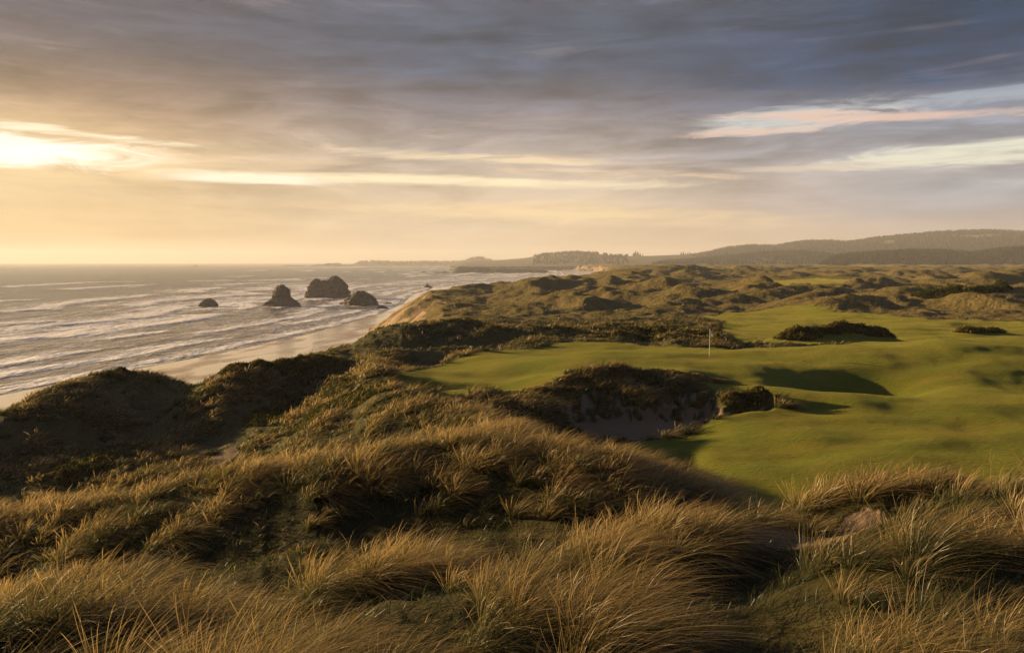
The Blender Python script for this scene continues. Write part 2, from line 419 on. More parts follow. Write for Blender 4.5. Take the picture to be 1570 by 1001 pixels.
def land_height(x, y):
    """height of the ground and the cover masks turf, sand, bunker, shore distances"""
    r = np.hypot(x, y)
    # base surface through surveyed points
    num = np.zeros(x.shape); den = np.zeros(x.shape)
    for cx, cy, cz in CTRL:
        d2 = (x - cx) ** 2 + (y - cy) ** 2
        s = 0.09 * max(14.0, math.hypot(cx, cy))
        w = 1.0 / (d2 / (s * s) + 0.15) ** 2.4
        num += w * cz; den += w
    base = num / den
    far = 19.6 + 0.9 * fbm(x / 160, y / 160, 3, 21) + 0.0004 * np.maximum(y - 500, 0)
    _d, _s, _ = line_dist(x, y, BLUFF)
    _edge = _d * _s
    far = far - 1.6 * (1 - sm(_edge, 0, 70)) * sm(y, 150, 260)
    base = base + (far - base) * sm(y, 120, 175)
    turf = np.maximum(np.maximum(poly_sdf(x, y, TURF), poly_sdf(x, y, TURF2)), poly_sdf(x, y, TURF3) * 0.3) + 0.5 * fbm(x / 3, y / 3, 3, 31)
    bunk = poly_sdf(x, y, BUNKER) + 0.35 * fbm(x / 1.6, y / 1.6, 3, 33)
    h = base
    # wild dunes of the distance
    ds = 1.0 + y / 900
    wx = x + 9 * perlin(x / 60, y / 60, 77)
    dn = sm(perlin(wx / (18 * ds), y / (22 * ds), 41), -0.30, 0.72) + 0.55 * sm(perlin(wx / (10 * ds), y / (13 * ds), 45), -0.2, 0.7) - 0.34
    dn2 = fbm(x / 17, y / 19, 3, 51)
    amp = sm(y, 118, 200) * (1 - sm(y, 1700, 2600) * 0.7)
    open_ = (1 - sm(turf, -14, 2)) * (0.42 + 0.58 * sm(_edge, 4, 60))
    h = h + amp * open_ * (dn * 4.3 * (1 + 0.25 * fbm(x / 200, y / 200, 2, 61)) + 0.85 * dn2 + 0.5 * fbm(x / 7, y / 8, 2, 55))
    for pts, kf, kb, rr in RIDGES:
        x0, x1 = min(p[0] for p in pts), max(p[0] for p in pts)
        y0, y1 = min(p[1] for p in pts), max(p[1] for p in pts)
        R = 16 / min(kf, kb)
        m = (x > x0 - R) & (x < x1 + R) & (y > y0 - R) & (y < y1 + R)
        if not m.any():
            continue
        xs, ys = x[m], y[m]
        lam = 0.03 * pts[0][1] + 1.0
        xs2 = xs + 0.30 * lam * fbm(xs / (2.6 * lam), ys / (2.6 * lam), 2, 71)
        ys2 = ys + 0.30 * lam * fbm(xs / (2.6 * lam), ys / (2.6 * lam), 2, 75)
        hr = np.full(xs.shape, -1e3)
        for a, b in zip(pts[:-1], pts[1:]):
            dd, sg, zc = line_dist(xs2, ys2, [a, b], True)
            k = kb + (kf - kb) * sm(sg, -1.0, 1.0)
            hr = np.maximum(hr, zc - k * (np.sqrt(dd * dd + rr * rr) - rr))
        h[m] = smax(hr, h[m], 0.25 + 0.012 * pts[0][1] * rr / 2)
    # bunker floor and the grass bowl
    up = np.clip((y - (48.2 - 0.05 * np.abs(x - 5) + 0.7 * fbm(x / 2.4, y / 2.4, 2, 83))) / 5.4, 0, 1)
    bank = sm(up, 0.02, 1.0)
    dug = 19.8 + 2.9 * bank ** 1.15 + 0.08 * fbm(x / 2.2, y / 2.2, 2, 81) + 0.02 * np.abs(x - 6) + 0.30 * sm(up, 0.1, 0.4) * fbm(x / 1.1, y / 1.5, 3, 85)
    wgt = sm(bunk, -0.3, 0.7)
    h = h + (np.minimum(dug, h) - h) * wgt
    bx, by = BOWL
    q = ((x - bx) / 4.3) ** 2 + ((y - by) / 3.3) ** 2
    h = h - 1.9 * np.exp(-q ** 1.2)
    # small forms
    rough = 1 - sm(turf, -0.8, 0.6)
    lump = np.clip(r / 60, 0.25, 1.6)
    h = h + rough * (1 - wgt) * lump * (0.33 * fbm(x / (3.2 * lump), y / (3.2 * lump), 3, 91) + 0.10 * fbm(x / 0.9, y / 0.9, 2, 95) * (r < 120))
    h = h + (1 - rough) * (0.18 * fbm(x / 7, y / 5, 2, 97) + 0.36 * fbm(x / 17, y / 12, 2, 99) + 0.10 * fbm(x / 10, y / 3.2, 2, 89) + 0.03 * fbm(x / 2, y / 2, 2, 98))
    # bluff, beach and sea bed
    s = _edge + (2.2 + y * 0.012) * fbm(x / 30, y / 30, 2, 101) * np.clip(y / 120, 0, 1)
    dw, sw, _ = line_dist(x, y, WATER)
    w = dw * sw
    beach = np.clip(w * 0.055, -6, 3.4 + 0.01 * np.maximum(w - 60, 0)) + 0.10 * fbm(x / 25, y / 40, 3, 111) * sm(w, 2, 30)
    gul = 0.74 + 0.10 * fbm(x / 9, y / 9, 3, 121)
    cliff = h + np.minimum(s, 0) * gul
    z = np.where(s < 3, smax(cliff, beach, 1.2), h)
    on_beach = sm(beach - cliff, -1.2, 1.5) * (s < 3)
    face = sm(-s, 1.0, 4.0) * (1 - on_beach) * sm(y, 108, 190)
    # cover
    sand = np.maximum(on_beach, face * np.clip(0.75 + 0.9 * fbm(x / 7, y / 7, 3, 131), 0, 1))
    sandb = sm(bunk, -0.2, 0.35) * (1 - np.clip(sm(up, 0.10, 0.75) * 1.1 + 1.9 * sm(up, 0.03, 0.2) * fbm(x / 0.45, y / 0.9, 4, 141), 0, 1))
    sand = np.maximum(sand, sandb)
    for (sx, sy, _z), rx, ry in SAND_SPOTS:
        q = np.sqrt(((x - sx) / rx) ** 2 + ((y - sy) / ry) ** 2) + 0.45 * fbm(x / (0.5 * rx), y / (0.5 * rx), 3, 151)
        sand = np.maximum(sand, sm(q, 1.25, 0.75))
    t = sm(turf, -0.25, 0.35) * (1 - sm(bunk, -0.3, 0.3))
    # no turf on the big left dunes
    return dict(z=z, turf=t, sand=sand, bunker=sm(bunk, -0.2, 0.2), beach=on_beach, w=w, s=s, tsd=turf)


# polar sheet: fine near the camera, reaching the horizon
A0, A1, NA = math.radians(-57), math.radians(52), 1080
ds = [1.2]
while ds[-1] < 9400:
    ds.append(ds[-1] + max(0.09, 0.0068 * ds[-1]))
DIST = np.array(ds)
ANG = np.linspace(A0, A1, NA)
GA, GD = np.meshgrid(ANG, DIST)
GX, GY = np.sin(GA) * GD, np.cos(GA) * GD
LAND = {k: v.reshape(GX.shape) for k, v in land_height(GX.ravel(), GY.ravel()).items()}


def sample(x, y, *keys):
    """values of the built land sheet at x, y"""
    a, d = np.arctan2(x, y), np.hypot(x, y)
    fa = np.clip((a - A0) / (A1 - A0) * (NA - 1), 0, NA - 1.001)
    fd = np.clip(np.interp(d, DIST, np.arange(len(DIST))), 0, len(DIST) - 1.001)
    ia, idd = fa.astype(int), fd.astype(int)
    ta, td = fa - ia, fd - idd
    out = []
    for k in keys:
        G = LAND[k]
        out.append((G[idd, ia] * (1 - ta) + G[idd, ia + 1] * ta) * (1 - td) + (G[idd + 1, ia] * (1 - ta) + G[idd + 1, ia + 1] * ta) * td)
    return out if len(out) > 1 else out[0]


def mesh_obj(name, V, faces, mat=None, parent=None, smooth=False, attrs=None, nv=4):
    """one mesh object; faces is an (n, 3|4) array or a list of such arrays"""
    me = bpy.data.meshes.new(name)
    V = np.asarray(V, np.float32)
    if not isinstance(faces, list):
        faces = [faces]
    faces = [np.asarray(f, np.int32) for f in faces if len(f)]
    loops = np.concatenate([f.ravel() for f in faces])
    tot = np.concatenate([np.full(len(f), f.shape[1], np.int32) for f in faces])
    me.vertices.add(len(V))
    me.vertices.foreach_set('co', V.ravel())
    me.loops.add(len(loops))
    me.loops.foreach_set('vertex_index', loops)
    me.polygons.add(len(tot))
    me.polygons.foreach_set('loop_start', np.concatenate([[0], np.cumsum(tot)[:-1]]).astype(np.int32))
    me.polygons.foreach_set('use_smooth', np.full(len(tot), smooth, bool))
    for k, v in (attrs or {}).items():
        a = me.attributes.new(k, 'FLOAT', 'POINT')
        a.data.foreach_set('value', np.asarray(v, np.float32))
    me.update(calc_edges=True)
    o = bpy.data.objects.new(name, me)
    COL.objects.link(o)
    if mat:
        me.materials.append(mat)
    if parent:
        o.parent = parent
    return o


def tag(o, label=None, cat=None, group=None, kind=None):
    for k, v in (('label', label), ('category', cat), ('group', group), ('kind', kind)):
        if v:
            o[k] = v
    return o


def new_mat(name):
    m = bpy.data.materials.new(name)
    m.use_nodes = True
    return m, Nodes(m.node_tree)


def surface(N, bsdf, disp=None):
    o = N.new('ShaderNodeOutputMaterial')
    N.put(o.inputs[0], bsdf)
    return o


def principled(N, **kw):
    b = N.new('ShaderNodeBsdfPrincipled')
    for k, v in kw.items():
        N.put(b.inputs[k.replace('_', ' ')], v)
    return b


def ground_material():
    m, N = new_mat('ground_cover')
    P = N.new('ShaderNodeNewGeometry').outputs['Position']
    x, y, z = N.sep(P)
    turf, sand, wet, far = N.attr('turf'), N.attr('sand'), N.attr('wet'), N.attr('far')
    n_big = N.noise(P, 0.05, 4, 0.55)
    n_mid = N.noise(P, 0.35, 5, 0.6)
    n_fine = N.noise(P, 2.6, 6, 0.65)
    n_blade = N.noise(N.vec(N.m('MULTIPLY', x, 0.6), N.m('MULTIPLY', y, 1.6), z), 5.0, 5, 0.7)
    # dune vegetation: straw, olive, dark heath
    veg = N.ramp(N.m('ADD', N.m('MULTIPLY', n_mid, 0.6), N.m('MULTIPLY', n_fine, 0.4)),
                 [(0.36, (0.022, 0.024, 0.008)), (0.47, (0.048, 0.044, 0.017)), (0.56, (0.095, 0.076, 0.032)), (0.68, (0.17, 0.13, 0.058))], 'LINEAR')
    heath = N.sstep(n_big, 0.52, 0.60)
    veg = N.mix(N.m('MULTIPLY', heath, 0.4), veg, (0.040, 0.046, 0.015))
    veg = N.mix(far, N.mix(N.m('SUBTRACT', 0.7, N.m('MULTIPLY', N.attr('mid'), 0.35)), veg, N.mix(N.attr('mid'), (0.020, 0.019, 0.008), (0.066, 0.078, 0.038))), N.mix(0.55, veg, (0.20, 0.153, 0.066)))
    grn = N.mix(N.sstep(n_mid, 0.36, 0.66), (0.076, 0.114, 0.011), (0.120, 0.126, 0.013))
    grn = N.mix(N.sstep(n_blade, 0.42, 0.70, 0.0, 0.4), grn, (0.055, 0.066, 0.010))
    grn = N.mix(N.sstep(N.noise(N.vec(N.m('MULTIPLY', x, .25), N.m('MULTIPLY', y, .7), 0.0), 0.6, 4, 0.6), 0.50, 0.68, 0.0, 0.6), grn, (0.17, 0.13, 0.025))
    snd = N.mix(n_fine, (0.30, 0.225, 0.15), (0.42, 0.32, 0.215))
    snd = N.mix(N.sstep(n_mid, 0.5, 0.75, 0.0, 0.5), snd, (0.22, 0.165, 0.11))
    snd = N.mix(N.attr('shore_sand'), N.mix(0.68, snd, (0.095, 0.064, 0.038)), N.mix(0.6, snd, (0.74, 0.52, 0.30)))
    snd = N.mix(wet, snd, (0.30, 0.215, 0.13))
    edge = N.m('MULTIPLY', N.m('SUBTRACT', n_fine, 0.5), 0.7)
    c = N.mix(N.sstep(N.m('ADD', turf, edge), 0.3, 0.7), veg, grn)
    c = N.mix(N.sstep(N.m('ADD', sand, edge), 0.35, 0.65), c, snd)
    # bump
    hgt = N.m('ADD', N.m('MULTIPLY', n_fine, 0.30), N.m('MULTIPLY', N.noise(P, 0.9, 4, 0.6), N.m('MULTIPLY', far, 1.2)))
    hgt = N.m('MULTIPLY', hgt, N.m('SUBTRACT', 1.0, N.m('MAXIMUM', N.m('MULTIPLY', turf, 0.72), N.m('MULTIPLY', sand, 0.6))))
    hgt = N.m('ADD', hgt, N.m('MULTIPLY', N.m('MULTIPLY', turf, n_blade), 0.13))
    hgt = N.m('MULTIPLY', hgt, N.m('SUBTRACT', 1.0, N.m('MULTIPLY', wet, 0.97)))
    bmp = N.new('ShaderNodeBump')
    bmp.inputs['Strength'].default_value = 0.9
    bmp.inputs['Distance'].default_value = 1.0
    N.put(bmp.inputs['Height'], hgt)
    b = principled(N, Base_Color=c, Normal=bmp.outputs[0])
    N.put(b.inputs['Roughness'], N.m('SUBTRACT', 0.9, N.m('MULTIPLY', wet, 0.79)))
    N.put(b.inputs['Specular IOR Level'], N.m('ADD', 0.08, N.m('MULTIPLY', wet, 0.6)))
    N.put(b.inputs['Sheen Weight'], N.m('MULTIPLY', N.m('SUBTRACT', 1.0, sand), N.m('ADD', 0.08, N.m('MULTIPLY', turf, 0.16))))
    N.put(b.inputs['Sheen Roughness'], 0.45)
    N.put(b.inputs['Sheen Tint'], (0.8, 0.72, 0.16))
    surface(N, b.outputs[0])
    return m


MAT_GROUND = ground_material()


def build_land():
    z = LAND['z']
    wet = sm(LAND['w'], 130, 34) * (LAND['beach'] > 0.2)
    wet = np.clip(wet + 0.5 * fbm(GX.ravel() / 14, GY.ravel() / 30, 3, 161).reshape(GX.shape) * (wet > 0.02), 0, 1)
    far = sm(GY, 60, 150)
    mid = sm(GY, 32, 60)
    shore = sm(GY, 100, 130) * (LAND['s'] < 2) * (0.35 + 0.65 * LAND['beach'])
    kind = np.zeros(GX.shape, int)                      # 0 dunes
    kind[LAND['turf'] > 0.5] = 1
    kind[(LAND['bunker'] > 0.5) & (LAND['sand'] > 0.5)] = 2
    kind[(LAND['beach'] > 0.5)] = 3
    keep = z > -3.5
    nd, na = GX.shape
    idx = np.arange(nd * na).reshape(nd, na)
    q = np.stack([idx[:-1, :-1], idx[:-1, 1:], idx[1:, 1:], idx[1:, :-1]], -1).reshape(-1, 4)
    fk = kind[:-1, :-1].ravel()
    ok = (keep[:-1, :-1] | keep[1:, 1:]).ravel()
    V = np.stack([GX, GY, z], -1).reshape(-1, 3)
    for k, name in enumerate(('dunes', 'fairway', 'bunker_sand', 'beach')):
        f = q[(fk == k) & ok]
        used, inv = np.unique(f.ravel(), return_inverse=True)
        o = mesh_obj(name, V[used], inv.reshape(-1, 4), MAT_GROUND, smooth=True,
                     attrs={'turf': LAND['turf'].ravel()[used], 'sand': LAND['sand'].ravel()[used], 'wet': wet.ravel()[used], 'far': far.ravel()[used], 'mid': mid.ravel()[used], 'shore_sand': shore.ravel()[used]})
        tag(o, kind='structure')
        # shading normals come from the whole sheet so that neighbouring pieces meet without a seam


build_land()

# ---------------------------------------------------------------- marram grass
WIND = np.array([1.0, -0.12])


def grass_material(name, stops, trans=0.5, gloss=0.05):
    m, N = new_mat(name)
    t = N.attr('tint')
    c = N.ramp(t, stops, 'LINEAR')
    d = N.new('ShaderNodeBsdfDiffuse')
    N.put(d.inputs[0], c)
    tr = N.new('ShaderNodeBsdfTranslucent')
    N.put(tr.inputs[0], c)
    g = N.new('ShaderNodeBsdfGlossy')
    N.put(g.inputs[0], (0.5, 0.5, 0.5))
    g.inputs['Roughness'].default_value = 0.45
    mx = N.new('ShaderNodeMixShader')
    mx.inputs[0].default_value = trans
    N.put(mx.inputs[1], d.outputs[0]); N.put(mx.inputs[2], tr.outputs[0])
    m2 = N.new('ShaderNodeMixShader')
    m2.inputs[0].default_value = gloss
    N.put(m2.inputs[1], mx.outputs[0]); N.put(m2.inputs[2], g.outputs[0])
    surface(N, m2.outputs[0])
    return m


MAT_MARRAM = grass_material('marram_blades', [(0.0, (0.020, 0.031, 0.009)), (0.35, (0.055, 0.066, 0.022)), (0.64, (0.145, 0.118, 0.042)), (0.84, (0.42, 0.30, 0.115)), (1.0, (0.75, 0.555, 0.24))])
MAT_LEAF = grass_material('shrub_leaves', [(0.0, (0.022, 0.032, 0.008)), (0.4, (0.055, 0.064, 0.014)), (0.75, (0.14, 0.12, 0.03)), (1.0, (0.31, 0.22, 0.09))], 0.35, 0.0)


def blades(root, L, head, tilt, lean, width, tint, segs, fade=0.0):
    """ribbon blades as one vertex/face set: root (n,3), head = azimuth the blade leaves the clump, lean = how far the wind bends it"""
    n = len(root)
    ts = np.linspace(0, 1, segs + 1)
    out = np.stack([np.sin(head), np.cos(head)], -1)
    d0 = np.concatenate([out * np.sin(tilt)[:, None] + WIND * 0.24, np.cos(tilt)[:, None]], -1)
    d0 /= np.linalg.norm(d0, axis=1, keepdims=True)
    b = np.concatenate([WIND * (0.55 * lean)[:, None] + out * (0.22 * np.sin(tilt) + 0.05)[:, None], -(0.16 + 0.32 * lean ** 2)[:, None]], -1)
    ang = head + RNG.uniform(-1.1, 1.1, n) + np.pi / 2
    wv = np.stack([np.sin(ang), np.cos(ang), np.zeros(n)], -1)
    V = np.empty((n, 2 * segs + 1, 3), np.float32)
    for i, t in enumerate(ts[:-1]):
        p = root + (L * t)[:, None] * d0 + (L * t * t)[:, None] * b
        w = (width * (1 - t) ** 0.6 * 0.5)[:, None] * wv
        V[:, 2 * i] = p - w
        V[:, 2 * i + 1] = p + w
    V[:, -1] = root + L[:, None] * (d0 + b)
    k = 2 * segs + 1
    base = (np.arange(n) * k)[:, None]
    tv = np.repeat(np.append(ts[:-1], 1.0), 2)[:k]
    tcol = (tint[:, None] * (1 - fade + fade * tv[None] ** 0.5)).ravel()          # green at the foot, dead straw towards the tip
    quads = np.concatenate([base + np.array([[2 * i, 2 * i + 1, 2 * i + 3, 2 * i + 2]]) for i in range(segs - 1)]) if segs > 1 else np.zeros((0, 4), int)
    tris = base + np.array([[2 * segs - 2, 2 * segs - 1, 2 * segs]])
    return V.reshape(-1, 3), quads, tris, tcol


def scatter(n, d0, d1, a0=-36, a1=36, power=2.0):
    """random ground points in a wedge, density even per square metre for power 2, thinner far out for less"""
    u = RNG.random(n)
    if power == 0:
        d = d0 * (d1 / d0) ** u
    else:
        d = (d0 ** power + u * (d1 ** power - d0 ** power)) ** (1 / power)
    a = np.radians(RNG.uniform(a0, a1, n))
    return np.sin(a) * d, np.cos(a) * d


def crestness(x, y, R):
    z = sample(x, y, 'z')
    return z - 0.25 * (sample(x + R, y, 'z') + sample(x - R, y, 'z') + sample(x, y + R, 'z') + sample(x, y - R, 'z'))


# open places where the tall grass gives way to low greenery or sand: (point, across, along)
OPENINGS = [(place(1180, 850, 10.6), 1.1, 0.6), (place(1268, 796, 12.2), 2.0, 1.6), (place(1272, 832, 11.2), 1.2, .8), (place(740, 790, 15.6), 3.4, 1.1), (place(400, 800, 16.6), 3.6, 1.0), (place(150, 850, 14.2), 2.4, .9),
            (place(900, 815, 14.0), 1.6, .7), (place(350, 905, 10.4), 1.6, .6), (place(820, 930, 8.4), 1.0, .5), (place(90, 950, 9.0), 1.2, .6), (place(560, 960, 7.6), .8, .5), (place(1130, 930, 8.0), .7, .5), (place(1500, 920, 7.4), .7, .6), (place(1440, 830, 10.6), .8, .5)]


def openness(x, y):
    o = np.zeros(x.shape)
    for (cx, cy, _z), rx, ry in OPENINGS:
        q = np.sqrt(((x - cx) / rx) ** 2 + ((y - cy) / ry) ** 2) + 0.35 * fbm(x / (0.6 * ry), y / (0.6 * ry), 2, 531)
        o = np.maximum(o, sm(q, 1.15, 0.75))
    return o


def tussocks(name, n, d0, d1, per, segs, wpx, L0, L1, rad, tint_mid, power=2.0, R=2.5, label=None, thin=0.06, base=0.40, a0=-36, a1=36):
    x, y = scatter(n, d0, d1, a0, a1, power)
    z, turf, sand, s = sample(x, y, 'z', 'turf', 'sand', 's')
    cr = crestness(x, y, R)
    lush = np.clip(base + 1.5 * fbm(x / (1.3 + d0 * .10), y / (1.3 + d0 * .10), 3, 501) + cr * (2.0 if d0 < 30 else 0.9), 0, 1)
    lush = lush * (1 - 0.97 * openness(x, y)) if d1 < 40 else lush
    ok = (turf < 0.25) & (lush > 0.015) & (sand < 0.3 + 0.3 * RNG.random(n)) & (s > 1.0) & (RNG.random(n) < np.clip(thin + 1.25 * lush, 0, 1))
    x, y, lush = x[ok], y[ok], lush[ok]
    nt = len(x)
    cnt = np.maximum((per * (0.45 + 0.8 * lush) * RNG.uniform(0.6, 1.3, nt)).astype(int), 2)
    tl = (L0 + (L1 - L0) * lush) * RNG.uniform(0.75, 1.2, nt)
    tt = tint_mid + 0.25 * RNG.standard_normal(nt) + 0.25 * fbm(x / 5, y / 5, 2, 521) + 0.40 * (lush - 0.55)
    tlean = RNG.uniform(0.65, 1.45, nt)
    ti = np.repeat(np.arange(nt), cnt)
    nb = len(ti)
    hd = RNG.uniform(0, 2 * np.pi, nb)
    rr = rad * np.sqrt(RNG.random(nb)) * (0.6 + 0.6 * lush[ti])
    bx, by = x[ti] + np.sin(hd) * rr, y[ti] + np.cos(hd) * rr
    bz = sample(bx, by, 'z') - 0.02
    dist = np.hypot(bx, by)
    L = tl[ti] * RNG.uniform(0.55, 1.12, nb)
    tilt = np.abs(RNG.normal(0.0, 0.30, nb)) + 0.38 * rr / rad
    lean = np.clip(tlean[ti] * RNG.uniform(0.5, 1.3, nb), 0, 1.6)
    w = np.maximum(0.0045, wpx * dist / 783.0) * RNG.uniform(0.7, 1.3, nb)
    tint = np.clip(tt[ti] + 0.16 * RNG.standard_normal(nb), 0, 1)
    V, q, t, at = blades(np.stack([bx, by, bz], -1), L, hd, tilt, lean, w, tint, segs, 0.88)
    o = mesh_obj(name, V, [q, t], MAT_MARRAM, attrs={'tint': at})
    tag(o, label=label, cat='grass', kind='stuff')
    print(name, nt, 'tufts', nb, 'blades')
    return o


def low_cover(name, n, d0, d1, wpx, L, mid, power, label):
    """short creeping greenery and dead thatch between the tussocks"""
    x, y = scatter(n, d0, d1, -36, 36, power)
    z, turf, sand, s = sample(x, y, 'z', 'turf', 'sand', 's')
    pat = fbm(x / 2.5, y / 2.5, 3, 541)
    ok = (turf < 0.35) & (sand < 0.35) & (s > 0.5) & (RNG.random(n) < 0.55 + 0.6 * pat)
    x, y, z, pat = x[ok], y[ok], z[ok], pat[ok]
    k = len(x)
    hd = RNG.uniform(0, 2 * np.pi, k)
    tint = np.clip(mid + 0.35 * pat + 0.20 * RNG.standard_normal(k), 0, 1)
    tint = np.where(RNG.random(k) < 0.05, RNG.uniform(0.5, 0.85, k), tint)        # dead thatch
    V, q, t, at = blades(np.stack([x, y, z - 0.01], -1), L * RNG.uniform(0.5, 1.5, k), hd, np.abs(RNG.normal(0.7, 0.35, k)), np.full(k, 0.5),
                         np.maximum(0.010, wpx * np.hypot(x, y) / 783.0), tint, 2)
    o = mesh_obj(name, V, [q, t], MAT_MARRAM, attrs={'tint': at})
    tag(o, label=label, cat='ground cover', kind='stuff')


tussocks('marram_grass', 330, 3.2, 10.5, 170, 6, 0.85, 0.4, 0.95, 0.13, 0.86, base=0.34, thin=0.11, label='tall golden dune grass bending in the wind at the very front')
tussocks('marram_grass', 800, 10.5, 20.0, 140, 5, 0.85, 0.4, 1.0, 0.16, 0.88, base=0.36, thin=0.14, label='wind bent dune grass around the hollow below the front slope')
tussocks('marram_grass', 1700, 19.0, 33.0, 80, 4, 0.75, 0.5, 1.0, 0.21, 0.90, thin=0.18, label='golden grass along the long ridge below the green')
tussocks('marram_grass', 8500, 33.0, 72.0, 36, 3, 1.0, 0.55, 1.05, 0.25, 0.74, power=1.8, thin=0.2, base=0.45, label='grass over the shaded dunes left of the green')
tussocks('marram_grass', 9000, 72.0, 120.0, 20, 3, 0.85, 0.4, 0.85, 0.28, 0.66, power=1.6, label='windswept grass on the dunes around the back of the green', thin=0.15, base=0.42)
tussocks('marram_grass', 60000, 118.0, 850.0, 4, 2, 0.6, 0.3, 0.6, 0.6, 0.95, base=0.32, power=0.6, R=8, label='pale grass on the rolling dunes beyond the green')
tussocks('marram_grass', 70, 16.5, 21.5, 120, 5, 0.85, 0.45, 0.95, 0.18, 0.84, thin=1.0, a0=-15.5, a1=-9.5, label='clumps of dune grass in the dark hollow below the long ridge')
low_cover('creeping_ground_cover', 170000, 3.2, 34.0, 0.9, 0.24, 0.10, 1.7, 'low dark greenery between the grass tussocks at the front')
low_cover('creeping_ground_cover', 150000, 34.0, 130.0, 1.2, 0.24, 0.26, 1.3, 'low dark greenery on the dunes around the green')

# ---------------------------------------------------------------- shrubs
def shrub(name, label, blobs, H, leaf, n, mid, cat='shrub', group=None, spread=0.2):
    """a thicket of leaf sprays over one or more elliptical footprints (x, y, rx, ry, turn)"""
    pts = []
    tot = sum(b[2] * b[3] for b in blobs)
    for (bx, by, rx, ry, tn) in blobs:
        k = int(n * rx * ry / tot)
        a, r = RNG.uniform(0, 2 * np.pi, k), np.sqrt(RNG.random(k))
        edge = 1 + 0.28 * fbm(np.sin(a) * 1.7 + bx, np.cos(a) * 1.7 + by, 3, 601)
        lx, ly = np.sin(a) * r * rx * edge, np.cos(a) * r * ry * edge
        x, y = bx + lx * math.cos(tn) - ly * math.sin(tn), by + lx * math.sin(tn) + ly * math.cos(tn)
        lump = np.clip(0.62 + 0.75 * fbm(x / (1.4 * H + .3), y / (1.4 * H + .3), 3, 611), 0.12, 1.4)
        hh = H * (1 - r ** 3) * lump
        z = sample(x, y, 'z') + hh * RNG.random(k) ** 0.55 + 0.01
        pts.append(np.stack([x, y, z], -1))
    P = np.concatenate(pts)
    k = len(P)
    # each spray: three narrow leaflets round one point
    hd = RNG.uniform(0, 2 * np.pi, k)
    tint = np.clip(mid + spread * RNG.standard_normal(k) + 0.30 * fbm(P[:, 0] / 1.2, P[:, 1] / 1.2, 2, 621), 0, 1)
    c0 = P.mean(0)
    c0[2] = float(sample(np.array([c0[0]]), np.array([c0[1]]), 'z')[0])
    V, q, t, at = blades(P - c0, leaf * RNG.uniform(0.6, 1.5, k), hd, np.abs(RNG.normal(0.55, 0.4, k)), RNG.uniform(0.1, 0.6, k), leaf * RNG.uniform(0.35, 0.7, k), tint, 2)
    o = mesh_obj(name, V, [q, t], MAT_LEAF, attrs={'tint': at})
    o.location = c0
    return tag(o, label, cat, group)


def at(px, py, d):
    p = place(px, py, d)
    return p[0], p[1]


def blob(px, py, d, rx, ry, tn=0.0):
    return at(px, py, d) + (rx, ry, tn)


shrub('gorse_thicket', 'long dark gorse mound on the far fairway to the right of the flag', [blob(1225, 512, 87, 2.6, 1.5), blob(1265, 505, 88.5, 2.8, 1.8), blob(1305, 503, 89.2, 3.0, 1.9), blob(1345, 510, 88.8, 2.0, 1.5)], 1.0, 0.30, 15000, 0.62, spread=0.24)
shrub('gorse_thicket', 'small dark gorse clump alone on the far right of the fairway', [blob(1485, 512, 98.6, 1.7, 1.2), blob(1515, 514, 99, 2.2, 1.0)], 0.8, 0.28, 4500, 0.60, spread=0.24)
shrub('grassy_hummock', 'round shaggy hummock standing at the right end of the bunker', [blob(1128, 615, 48.4, 0.9, 0.7), blob(1158, 612, 48.6, 1.1, 0.8)], 0.75, 0.22, 6500, 0.62)
shrub('gorse_thicket', 'broad dark green thicket in the hollow of the right hand dunes', [blob(1440, 447, 182, 6, 5), blob(1480, 446, 184, 7, 5), blob(1515, 446, 182, 5, 4)], 2.0, 0.55, 9000, 0.34, spread=0.15)
shrub('heath_thicket', 'dark heath covering the low bank behind the green, left of the flag', [blob(920, 506, 103, 3.4, 2.6), blob(965, 508, 102, 4.0, 2.6), blob(1015, 511, 100, 4.0, 2.4), blob(1060, 516, 98, 3, 1.8)], 0.9, 0.32, 15000, 0.52)
shrub('heath_thicket', 'pale scrubby heath strip along the back edge of the green', [blob(945, 519, 84, 2.2, .8), blob(985, 521, 83.5, 2.0, .8), blob(1040, 525, 82, 2.6, .8), blob(1095, 528, 81, 2.0, .7)], 0.55, 0.24, 7000, 0.66)
shrub('leafy_shrub', 'dark green leafy shrubs crowning the second big dune above the beach', [blob(365, 572, 69, 1.8, 1.4), blob(405, 558, 70, 2.0, 1.8), blob(450, 558, 71, 2.2, 2.0), blob(500, 558, 72, 2.0, 1.6)], 0.45, 0.24, 10000, 0.52)
shrub('leafy_shrub', 'small rounded shrub on the very top of the leftmost dune', [blob(162, 570, 69.5, .75, .6)], 0.75, 0.2, 1500, 0.40)
shrub('leafy_shrub', 'low shrub just right of the leftmost dune top', [blob(192, 570, 71.5, .95, .7)], 0.7, 0.2, 1700, 0.30)
shrub('leafy_shrub', 'dark green shrubs low on the face of the leftmost dune', [blob(110, 690, 52, 2.4, 1.6, .4), blob(160, 665, 54, 2.0, 1.4, .4)], 0.5, 0.2, 9000, 0.42)
shrub('leafy_shrub', 'dark shrubs added in place of shade on the face of the second dune, beside the sandy path', [blob(420, 600, 62, 2.6, 2.4), blob(470, 610, 60, 2.6, 2.2), blob(530, 590, 63, 2.4, 2.2), blob(500, 625, 54, 2.6, 2.4), blob(560, 615, 52, 2.2, 2.6)], 0.35, 0.22, 15000, 0.40)  # added: dark leaf colour stands in for shade on this sunlit flank
bk = [(826, 597, 51.6), (850, 583, 52.4), (872, 573, 53), (897, 567, 53.6), (930, 566, 54), (965, 569, 54.2), (1000, 573, 54.2), (1035, 578, 54.2), (1070, 585, 54), (1100, 596, 53.6)]
